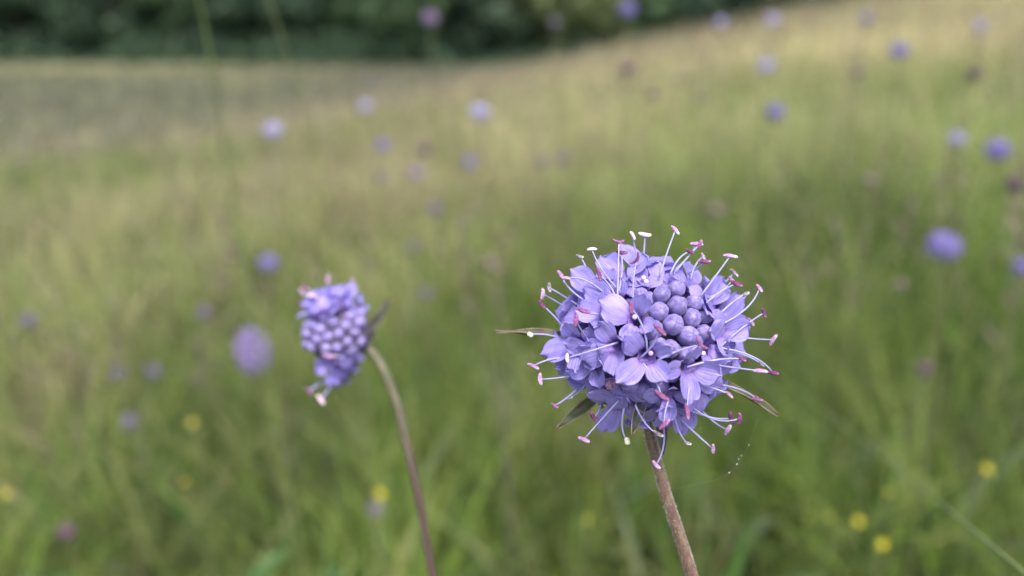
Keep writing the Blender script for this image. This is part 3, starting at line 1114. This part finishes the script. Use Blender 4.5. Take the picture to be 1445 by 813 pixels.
def yellow_mesh():
    v, f = [], []
    for k in range(5):
        a = 2 * math.pi * k / 5
        for i in range(5):
            s = i / 4
            wv = 0.0046 * math.sin(math.pi * (0.12 + 0.76 * s)) ** 0.7
            for t in (-1, 0, 1):
                rad = 0.001 + 0.0095 * s
                p = Vector((rad * math.cos(a) - t * wv * math.sin(a), rad * math.sin(a) + t * wv * math.cos(a), 0.005 * s * s + 0.0012 * t * t))
                v.append(p)
        b0 = k * 15
        for i in range(4):
            for j in range(2):
                q_ = b0 + i * 3 + j
                f.append((q_, q_ + 1, q_ + 4, q_ + 3))
    return mesh_of('petal_cup', v, f)


YEL = yellow_mesh()
YEYE = sphere_mesh('flower_eye', 0.0026, 10, 6, 0.7)
M_LIL = {
    'lilac': noise_mat('far_lilac', 300, [(0.3, (0.20, 0.165, 0.41)), (0.7, (0.29, 0.245, 0.51))], 0.6, trans=0.25),
    'pale': noise_mat('far_pale_lilac', 300, [(0.3, (0.37, 0.335, 0.54)), (0.7, (0.49, 0.455, 0.64))], 0.6, trans=0.25),
    'soft': noise_mat('far_soft_lilac', 300, [(0.3, (0.19, 0.148, 0.30)), (0.7, (0.265, 0.215, 0.38))], 0.6, trans=0.25),
    'pink': noise_mat('far_pinkish_lilac', 300, [(0.3, (0.26, 0.18, 0.33)), (0.7, (0.36, 0.27, 0.42))], 0.6, trans=0.25),
    'dull': noise_mat('far_dull_mauve', 300, [(0.3, (0.15, 0.125, 0.18)), (0.7, (0.22, 0.19, 0.25))], 0.7, trans=0.15),
    'dark': noise_mat('seed_maroon', 300, [(0.3, (0.06, 0.03, 0.055)), (0.7, (0.13, 0.075, 0.10))], 0.8),
    'brown': noise_mat('seed_brown', 300, [(0.3, (0.13, 0.09, 0.09)), (0.7, (0.22, 0.17, 0.16))], 0.8),
}
M_YEL = noise_mat('yellow_petal', 200, [(0.3, (0.40, 0.36, 0.02)), (0.7, (0.50, 0.44, 0.03))], 0.4, trans=0.25)
M_YEL_DULL = noise_mat('dull_yellow_petal', 200, [(0.3, (0.27, 0.26, 0.04)), (0.7, (0.36, 0.33, 0.06))], 0.5, trans=0.25)
M_YEYE = noise_mat('yellow_eye', 400, [(0.3, (0.45, 0.36, 0.03)), (0.7, (0.6, 0.48, 0.05))], 0.7)
M_FSTEM = noise_mat('far_stem', 60, [(0.3, (0.09, 0.10, 0.04)), (0.7, (0.14, 0.13, 0.06))], 0.7)

# pixel, apparent size px, kind, depth (None = from the size), label
FAR = [
    (886, 14, 'lilac', 0.95, 'violet blue scabious against the dark wood at the top edge'),
    (1332, 347, 'lilac', 0.58, 'round lilac scabious level with the sharp head, right of it and largest there'),
    (1408, 212, 'lilac', 0.78, 'vivid violet scabious near the right edge above a maroon seed head'),
    (1351, 196, 'pale', 0.95, 'pale scabious just left of the vivid violet one near the right edge'),
    (1094, 158, 'lilac', 0.95, 'blue lilac scabious alone above the sharp head and to its right'),
    (1269, 72, 'lilac', 0.95, 'clear violet scabious high on the straw slope, lower of two at upper right'),
    (1222, 26, 'lilac', 1.35, 'small violet scabious near the top edge on the straw slope'),
    (1090, 28, 'pale', 1.15, 'pale scabious on the straw slope near the top edge'),
    (1017, 32, 'pale', 1.4, 'faint small scabious on the crest where the slope meets the wood'),
    (1081, 93, 'pale', 1.1, 'pale small scabious midway between the crest and the blue lilac one'),
    (385, 184, 'pale', 0.85, 'whitish lilac scabious alone on the grey green field at left'),
    (677, 158, 'pale', 0.85, 'whitish lilac scabious in the upper middle just below the crest'),
    (541, 206, 'lilac', 1.25, 'small deep violet scabious above the bent flower head'),
    (516, 150, 'pale', 1.2, 'pale scabious left of centre under a fainter one'),
    (529, 118, 'dull', 1.3, 'faint mauve scabious nearest the wood edge left of centre'),
    (587, 245, 'pink', 1.3, 'pinkish scabious to the right of two faint heads'),
    (537, 251, 'dull', 1.25, 'greyish mauve scabious left of the pinkish one'),
    (663, 229, 'lilac', 1.25, 'violet scabious with an orange yellow flower beside it'),
    (379, 371, 'lilac', 0.85, 'lilac scabious up and left of the bent flower head'),
    (603, 414, 'dull', 1.0, 'dusky lilac scabious just right of the bent flower bract'),
    (357, 497, 'soft', 0.55, 'tall oblong lilac scabious left of the bent flower head'),
    (614, 295, 'dull', 0.9, 'large faded mauve scabious in the middle of the meadow'),
    (1444, 377, 'lilac', 0.9, 'violet scabious cut by the right edge of the photo'),
    (1382, 37, 'pale', 1.3, 'very pale scabious in the top right corner of the slope'),
    (607, 26, 'pink', 1.1, 'pinkish pale scabious head in front of the dark wood'),
    (783, 33, 'dull', 1.2, 'bluish grey scabious head in front of the dark wood'),
    (182, 595, 'dull', 0.75, 'dull lilac scabious low at left in the grass'),
    (287, 441, 'dull', 0.95, 'small mauve scabious left of the bent flower among green grass'),
    (165, 526, 'dull', 0.95, 'dull mauve scabious low at left, left of its twin'),
    (216, 524, 'dull', 0.95, 'dull mauve scabious low at left, right of its twin'),
    (584, 350, 'dull', 1.1, 'faint mauve scabious between the two near heads, upper one'),
    (40, 452, 'dull', 0.85, 'greyish lilac scabious near the left edge'),
    (530, 718, 'dull', 0.8, 'mauve scabious under the bright yellow flower near the bent stem'),
    (765, 228, 'dull', 1.2, 'pair mate of faded mauve scabious above the sharp head, left one'),
    (795, 224, 'dull', 1.2, 'pair mate of faded mauve scabious above the sharp head, right one'),
    (886, 97, 'dark', 0.95, 'plum seed head on a long stalk below the crest'),
    (922, 133, 'dark', 1.15, 'small dark seed head right of the plum one below the crest'),
    (599, 210, 'dark', 1.0, 'dark brown seed head between the violet heads left of centre'),
    (1375, 105, 'dark', 0.9, 'dark seed head on the slope above the pale scabious at right'),
    (1431, 260, 'dark', 0.75, 'maroon seed head at the right edge under the vivid violet scabious'),
    (1304, 521, 'dark', 0.85, 'maroon seed head in green grass right of the sharp head'),
    (95, 751, 'dark', 0.65, 'dark seed head low in the bottom left corner'),
    (1011, 298, 'brown', 0.95, 'brownish seed head above the sharp head, nearest its stamens'),
    (1228, 256, 'brown', 1.0, 'brownish seed head in green grass between slope and lilac head'),
    (1270, 402, 'brown', 1.0, 'brownish seed head below and left of the large lilac head'),
    (1212, 102, 'brown', 1.2, 'brownish seed head on the straw slope below the clear violet scabious'),
    (690, 372, 'brown', 0.9, 'dull brown seed head between the two near flowers'),
    (985, 137, 'brown', 1.3, 'small brownish seed head on the slope left of the blue lilac scabious'),
]


def far_stalk(root, top, foot_, r, lean):
    mid = top.lerp(foot_, 0.5) + Vector((lean, 0, 0))
    pts = bez([top, mid, foot_], 5)
    return add_stem(root, pts, r, r * 1.4, M_FSTEM, 6)


def make_far(u, v, kind, d, label, i):
    top = at(u, v, d)
    rg_ = random.Random(100 + i)
    ft = Vector((top.x + rg_.uniform(-0.05, 0.05), top.y + rg_.uniform(-0.02, 0.06), 0))
    ft.z = tz(ft.x, ft.y) - 0.01
    dark = kind in ('dark', 'brown')
    root = thing('withered_flower' if dark else 'scabious_flower', label, 'seed head' if dark else 'flower', ft, 'spent seed heads in the meadow' if dark else 'scabious flowers in the meadow')
    far_stalk(root, top, ft, 0.0008, rg_.uniform(-0.02, 0.02))
    tilt = Vector((rg_.uniform(-.3, .3), rg_.uniform(-.6, .1), 1)) if 'oblong' not in label else Vector((-0.25, 0.2, 1))
    s = rg_.uniform(0.9, 1.05)
    if dark:
        add('seed_ball', SEED, M_LIL[kind], root, Matrix.Translation(top) @ frame_z(tilt) @ Matrix.Scale(s * (1.1 if kind == 'dark' else 1.0), 4))
    else:
        hm = HEADS[2] if 'oblong' in label else HEADS[i % 2]
        if kind == 'dull' and d <= 0.8:
            s *= 0.66
        if d > 0.8:
            s *= 0.86 if kind != 'dull' else 0.72
        add('flower_head', hm, M_LIL[kind], root, Matrix.Translation(top) @ frame_z(tilt) @ Matrix.Diagonal((s, s, s * (1.3 if 'oblong' in label else 1), 1)))
    return root


for i, (u, v, kind, d, label) in enumerate(FAR):
    make_far(u, v, kind, d, label, i)

YF = [
    (537, 697, 0.62, 'bright yellow flower left of the bent stem'),
    (272, 597, 0.66, 'dull yellow flower low at left below the oblong scabious'),
    (10, 697, 0.60, 'yellow flower at the left edge near the bottom'),
    (262, 680, 0.62, 'faint yellow flower below the dull yellow one at left'),
    (1392, 662, 0.66, 'bright small yellow flower near the right edge'),
    (1210, 735, 0.64, 'small yellow flower between the sharp stem and the corner, upper left of a brighter one'),
    (1243, 768, 0.58, 'yellow flower nearest the bottom edge at right'),
    (1254, 695, 0.70, 'faded yellow flower above the two bottom right ones'),
    (830, 733, 0.66, 'faint yellow flower between the two near stems'),
    (681, 243, 1.15, 'small orange yellow flower beside a violet scabious'),
    (1170, 728, 0.72, 'small faint yellow flower left of the bottom right cluster'),
]
for i, (u, v, d, label) in enumerate(YF):
    top = at(u, v, d)
    ft = Vector((top.x + random.uniform(-0.02, 0.02), top.y + random.uniform(0, 0.03), 0))
    ft.z = tz(ft.x, ft.y) - 0.01
    root = thing('yellow_flower', label, 'flower', ft, 'yellow flowers in the grass')
    far_stalk(root, top, ft, 0.0007, 0.0)
    faint = 'faint' in label or 'faded' in label
    M = Matrix.Translation(top) @ frame_z((random.uniform(-.2, .2), -0.75, 0.65)) @ Matrix.Scale(0.26 if faint else 0.36, 4)
    add('petal_cup', YEL, M_YEL if 'bright' in label or 'nearest the bottom' in label else M_YEL_DULL, root, M)
    add('flower_eye', YEYE, M_YEYE, root, M @ Matrix.Translation((0, 0, 0.0012)))


# ------------------------------------------------------------------ single grass stalks that can be told apart
M_STRAW = noise_mat('straw_stalk', 90, [(0.3, (0.20, 0.21, 0.085)), (0.7, (0.27, 0.27, 0.13))], 0.6)
M_BLADE = noise_mat('fresh_blade', 90, [(0.3, (0.15, 0.20, 0.065)), (0.7, (0.21, 0.25, 0.10))], 0.5, trans=0.3)
M_DSTALK = noise_mat('brown_stalk', 90, [(0.3, (0.10, 0.075, 0.06)), (0.7, (0.17, 0.13, 0.10))], 0.8)


def stalk(name, pts, r, mat, label, cat, spike=False):
    ft = pts[-1]
    root = thing(name, label, cat, ft)
    pp = stem_to_ground(pts[:-1], ft)
    add_stem(root, pp, r * 0.6, r, mat, 7)
    if spike:
        base = ft
        rg_ = random.Random(len(label))
        vs, fs = [], []
        top = pts[0]
        ax_ = (pts[1] - pts[0]).normalized()
        ln = 0.06
        for k in range(40):
            s = rg_.random()
            a = rg_.uniform(0, 6.28)
            p = top + ax_ * ln * s
            o_ = Vector((math.cos(a), math.sin(a), 0.6)) * rg_.uniform(0.004, 0.008)
            b0 = len(vs)
            q_ = Vector((-math.sin(a), math.cos(a), 0)) * 0.0016
            vs += [p - base, p + o_ * .5 + q_ - base, p + o_ - base, p + o_ * .5 - q_ - base]
            fs.append((b0, b0 + 1, b0 + 2, b0 + 3))
        add('seed_spike', mesh_of('seed_spike', vs, fs), mat, root, Matrix.Translation(base))
    return root


def foot_of(p, dx=0, dy=0):
    return Vector((p.x + dx, p.y + dy, tz(p.x + dx, p.y + dy) - 0.01))


M_GLOW = noise_mat('pale_fresh_blade', 90, [(0.3, (0.26, 0.34, 0.12)), (0.7, (0.34, 0.42, 0.17))], 0.5, trans=0.4)
p0, p1, p2 = at(1085, 520, 0.52), at(1240, 640, 0.30), at(1405, 775, 0.17)
stalk('grass_stalk', [p0, p1, p2, at(1560, 910, 0.14), foot_of(at(1560, 910, 0.14), 0.25, 0)], 0.0006, M_BLADE, 'pale straw stalk leaning diagonally across the lower right grass', 'grass stalk')
p0 = at(272, -35, 0.34)
stalk('grass_stalk', [p0, at(290, 40, 0.36), at(301, 110, 0.38), foot_of(at(301, 110, 0.38), 0, 0.12)], 0.0009, M_GLOW, 'fresh green upright stalk against the dark wood at upper left', 'grass stalk')
p0 = at(368, -35, 0.40)
stalk('grass_stalk', [p0, at(393, 40, 0.42), at(420, 120, 0.45), foot_of(at(420, 120, 0.45), 0, 0.12)], 0.0007, M_STRAW, 'greyish thin stalk leaning right against the dark wood at upper left', 'grass stalk')
p0 = at(650, 310, 0.62)
stalk('seed_stalk', [p0, at(655, 370, 0.63), at(700, 560, 0.68), foot_of(at(700, 560, 0.68), 0, 0.05)], 0.0013, M_DSTALK, 'brown seed spike standing between the two near flowers', 'grass stalk', True)
p0 = at(705, 380, 0.75)
stalk('seed_stalk', [p0, at(707, 430, 0.76), at(712, 600, 0.82), foot_of(at(712, 600, 0.82), 0, 0.05)], 0.0013, M_DSTALK, 'thinner brown spike just left of the sharp head', 'grass stalk', True)
p0 = at(903, 190, 0.95)
stalk('seed_stalk', [p0, at(906, 240, 0.95), at(912, 340, 0.97), foot_of(at(912, 340, 0.97), 0, 0.05)], 0.0016, M_DSTALK, 'dark upright stalk above the sharp head', 'grass stalk', True)

# leafy plants at the foot of the picture
M_LEAF = noise_mat('herb_leaf', 60, [(0.3, (0.03, 0.07, 0.013)), (0.7, (0.055, 0.105, 0.022))], 0.5, 0.3, 0.001, (0.8, 1.15), 0.3)
LEAFM = bract_mesh(0.045, 0.020, 0.25, -0.15, 31)
LEAFM.name = 'leaf'
for i, (u, v, d, label) in enumerate([
        (50, 835, 0.52, 'dark green leafy herb in the bottom left corner'), (345, 840, 0.54, 'bright green leafy herb at the bottom edge left of the bent stem'),
        (480, 850, 0.5, 'deep green leafy herb just left of the bent stem foot'), (1190, 850, 0.55, 'green leafy herb at the bottom edge right of the sharp stem')]):
    c = at(u, v, d)
    root = thing('leafy_plant', label, 'plant', foot_of(c), 'leafy herbs at the bottom edge')
    add_stem(root, [c, c.lerp(foot_of(c), 0.5), foot_of(c)], 0.0012, 0.0018, M_FSTEM, 6)
    for k in range(9):
        a = k * 2.4 + i
        z = Vector((-0.5 * math.cos(a), -0.5 * math.sin(a), 1))
        xdir = Vector((math.cos(a), math.sin(a), 0.5))
        M = Matrix.Translation(c + Vector((0, 0, -0.012 * k))) @ frame_z(z, xdir) @ Matrix.Scale(random.uniform(0.7, 1.1), 4)
        add('leaf', LEAFM, M_LEAF, root, M)

# ------------------------------------------------------------------ spider thread with specks by the near stem
th = [hp(1068, 590, 4), hp(1056, 628, 2), hp(1046, 645, 0), hp(1037, 660, 0), hp(1028, 668, 0), hp(1010, 678, -4), hp(950, 700, -28)]
root = thing('spider_thread', 'fine spider thread with tiny white specks beside the near stem', 'spider thread', th[-1])
base = th[-1]
v, f = tube([p - base for p in bez(th, 6)], [0.022 * PX] * (6 * 6 + 1), 4)
M_SPECK = noise_mat('white_speck', 800, [(0.3, (0.7, 0.7, 0.66)), (0.7, (0.85, 0.85, 0.8))], 0.5)
add('thread', mesh_of('thread', v, f), M_SPECK, root, Matrix.Translation(base))
SP = sphere_mesh('speck', 1.0 * PX, 8, 5)
for (u, v_, s) in [(1057, 628, 0.8), (1046, 643, 0.8), (1040, 655, 1.3), (1042, 648, 0.9), (1029, 667, 1.4), (989, 604, 0.6)]:
    add('speck', SP, M_SPECK, root, Matrix.Translation(hp(u, v_, 0)) @ Matrix.Scale(s * 0.6, 4))

# ------------------------------------------------------------------ the wood beyond the field
def crown_mesh(seed, n, rx, rz, lo):
    r = np.random.default_rng(seed)
    nc = 34
    ccs = r.normal(size=(nc, 3))
    ccs /= np.linalg.norm(ccs, axis=1)[:, None]
    ccs *= r.uniform(0.35, 0.95, (nc, 1))
    ccs *= np.array([rx, rx, rz])
    cr = r.uniform(0.22, 0.40, nc) * rx
    ci = r.integers(0, nc, n)
    d = r.normal(size=(n, 3))
    d /= np.linalg.norm(d, axis=1)[:, None]
    p = ccs[ci] + d * (cr[ci] * r.uniform(0.55, 1.05, n))[:, None]
    p[:, 2] += rz + lo
    a = r.normal(size=(n, 3))
    a /= np.linalg.norm(a, axis=1)[:, None]
    b = np.cross(a, d)
    b /= np.maximum(np.linalg.norm(b, axis=1), 1e-6)[:, None]
    sz = r.uniform(0.14, 0.34, n)[:, None]
    V = np.stack([p + a * sz, p + b * sz * 0.6, p - a * sz, p - b * sz * 0.6], 1).reshape(-1, 3)
    k = np.arange(n)[:, None] * 4
    Fc = k + np.arange(4)[None]
    me = bpy.data.meshes.new('crown')
    me.from_pydata(V.tolist(), [], Fc.tolist())
    return me


def trunk_mesh(h, seed):
    rg_ = random.Random(seed)
    v, f = tube(bez([(0, 0, -0.3), (rg_.uniform(-.1, .1), 0, h * .4), (rg_.uniform(-.3, .3), rg_.uniform(-.2, .2), h)], 4), list(np.linspace(0.26, 0.08, 9)), 9)
    for k in range(6):
        z0 = h * rg_.uniform(0.3, 0.8)
        a = rg_.uniform(0, 6.28)
        L = h * 0.3
        vv, ff = tube([(0, 0, z0), (math.cos(a) * L * .5, math.sin(a) * L * .5, z0 + L * .35), (math.cos(a) * L, math.sin(a) * L, z0 + L * .8)], [0.09, 0.06, 0.025], 6)
        o_ = len(v)
        v += vv
        f += [tuple(q + o_ for q in x_) for x_ in ff]
    return mesh_of('trunk', v, f)


def leaf_mat(name, dark, light):
    m = noise_mat(name, 0.5, [(0.35, dark), (0.65, light)], 0.6, trans=0.2, rnd=(0.8, 1.2))
    return m


M_CROWN = [leaf_mat('crown_dark_green', (0.024, 0.050, 0.029), (0.054, 0.094, 0.048)), leaf_mat('crown_mid_green', (0.045, 0.090, 0.040), (0.085, 0.145, 0.058)),
           leaf_mat('crown_olive_green', (0.075, 0.105, 0.04), (0.13, 0.16, 0.065))]
M_BARK = noise_mat('bark', 6, [(0.3, (0.06, 0.05, 0.04)), (0.7, (0.13, 0.11, 0.09))], 0.9, 0.5, 0.02)
CROWNS = [crown_mesh(1, 4200, 3.4, 4.6, 0.5), crown_mesh(2, 4200, 3.9, 4.2, 0.3), crown_mesh(3, 3800, 2.9, 5.2, 0.6)]
TRUNKS = [trunk_mesh(8.5, 1), trunk_mesh(8.0, 2), trunk_mesh(9.5, 3)]
LBL = ['dark green tree in the wood edge beyond the meadow', 'mid green bushy tree in the wood edge beyond the meadow', 'olive green tree in the wood edge behind the crest']
NT = 18
for i in range(NT):
    rg_ = random.Random(300 + i)
    px = -54 + 88 * (i + 0.5) / NT + rg_.uniform(-1.2, 1.2)
    py = 63 + rg_.uniform(-1.5, 4)
    k = 2 if i in (11, 12) else (1 if i in (3, 5, 8, 9, 13) else 0)
    mi = rg_.randrange(3)
    loc = Vector((px, py, tz(px, py)))
    root = thing('tree', LBL[k], 'tree', loc, 'trees of the wood edge, ' + ['dark', 'mid green', 'olive'][k])
    M = Matrix.Translation(loc) @ Matrix.Rotation(rg_.uniform(0, 6.28), 4, 'Z') @ Matrix.Scale(rg_.uniform(0.9, 1.25), 4)
    add('crown', CROWNS[mi], M_CROWN[k], root, M)
    add('trunk', TRUNKS[mi], M_BARK, root, M)

# bushes and bramble along the foot of the wood
n = 16000
px = np.random.default_rng(78).uniform(-60, 40, n)
r = np.random.default_rng(79)
py = r.uniform(57.5, 66, n) + 1.2 * np.sin(px * 0.5)
top = 0.9 + 0.9 * np.clip(value_noise(px * 0.7, px * 0.2, 71), -0.8, 1.6) + 0.3 * (py - 57)
pz = terrain(px, py) + r.random(n) * np.maximum(top, 0.3)
a = r.normal(size=(n, 3))
a /= np.linalg.norm(a, axis=1)[:, None]
b = np.cross(a, r.normal(size=(n, 3)))
b /= np.linalg.norm(b, axis=1)[:, None]
sz = r.uniform(0.10, 0.28, n)[:, None]
P = np.stack([px, py, pz], 1)
V = np.stack([P + a * sz, P + b * sz * 0.6, P - a * sz, P - b * sz * 0.6], 1).reshape(-1, 3)
k = (np.arange(n) * 4)[:, None]
tri = np.concatenate([k, k + 1, k + 2, k, k + 2, k + 3], 1).ravel()
raw_mesh('bramble', V, tri, None, 'low bushes and bramble along the foot of the wood', M_CROWN[0])

# the depth of the wood: one mass of foliage
r = np.random.default_rng(77)
n = 42000
px = r.uniform(-95, 70, n)
py = r.uniform(67, 84, n)
top = 11 + 2.5 * np.sin(px * 0.35) + 1.5 * np.sin(px * 0.9 + 1)
pz = terrain(px, py) + r.random(n) ** 0.9 * top
a = r.normal(size=(n, 3))
a /= np.linalg.norm(a, axis=1)[:, None]
b = np.cross(a, r.normal(size=(n, 3)))
b /= np.linalg.norm(b, axis=1)[:, None]
sz = r.uniform(0.4, 0.8, n)[:, None]
P = np.stack([px, py, pz], 1)
V = np.stack([P + a * sz, P + b * sz * 0.6, P - a * sz, P - b * sz * 0.6], 1).reshape(-1, 3)
k = (np.arange(n) * 4)[:, None]
tri = np.concatenate([k, k + 1, k + 2, k, k + 2, k + 3], 1).ravel()
raw_mesh('woodland', V, tri, None, 'dense dark wood behind the front trees', M_CROWN[0])
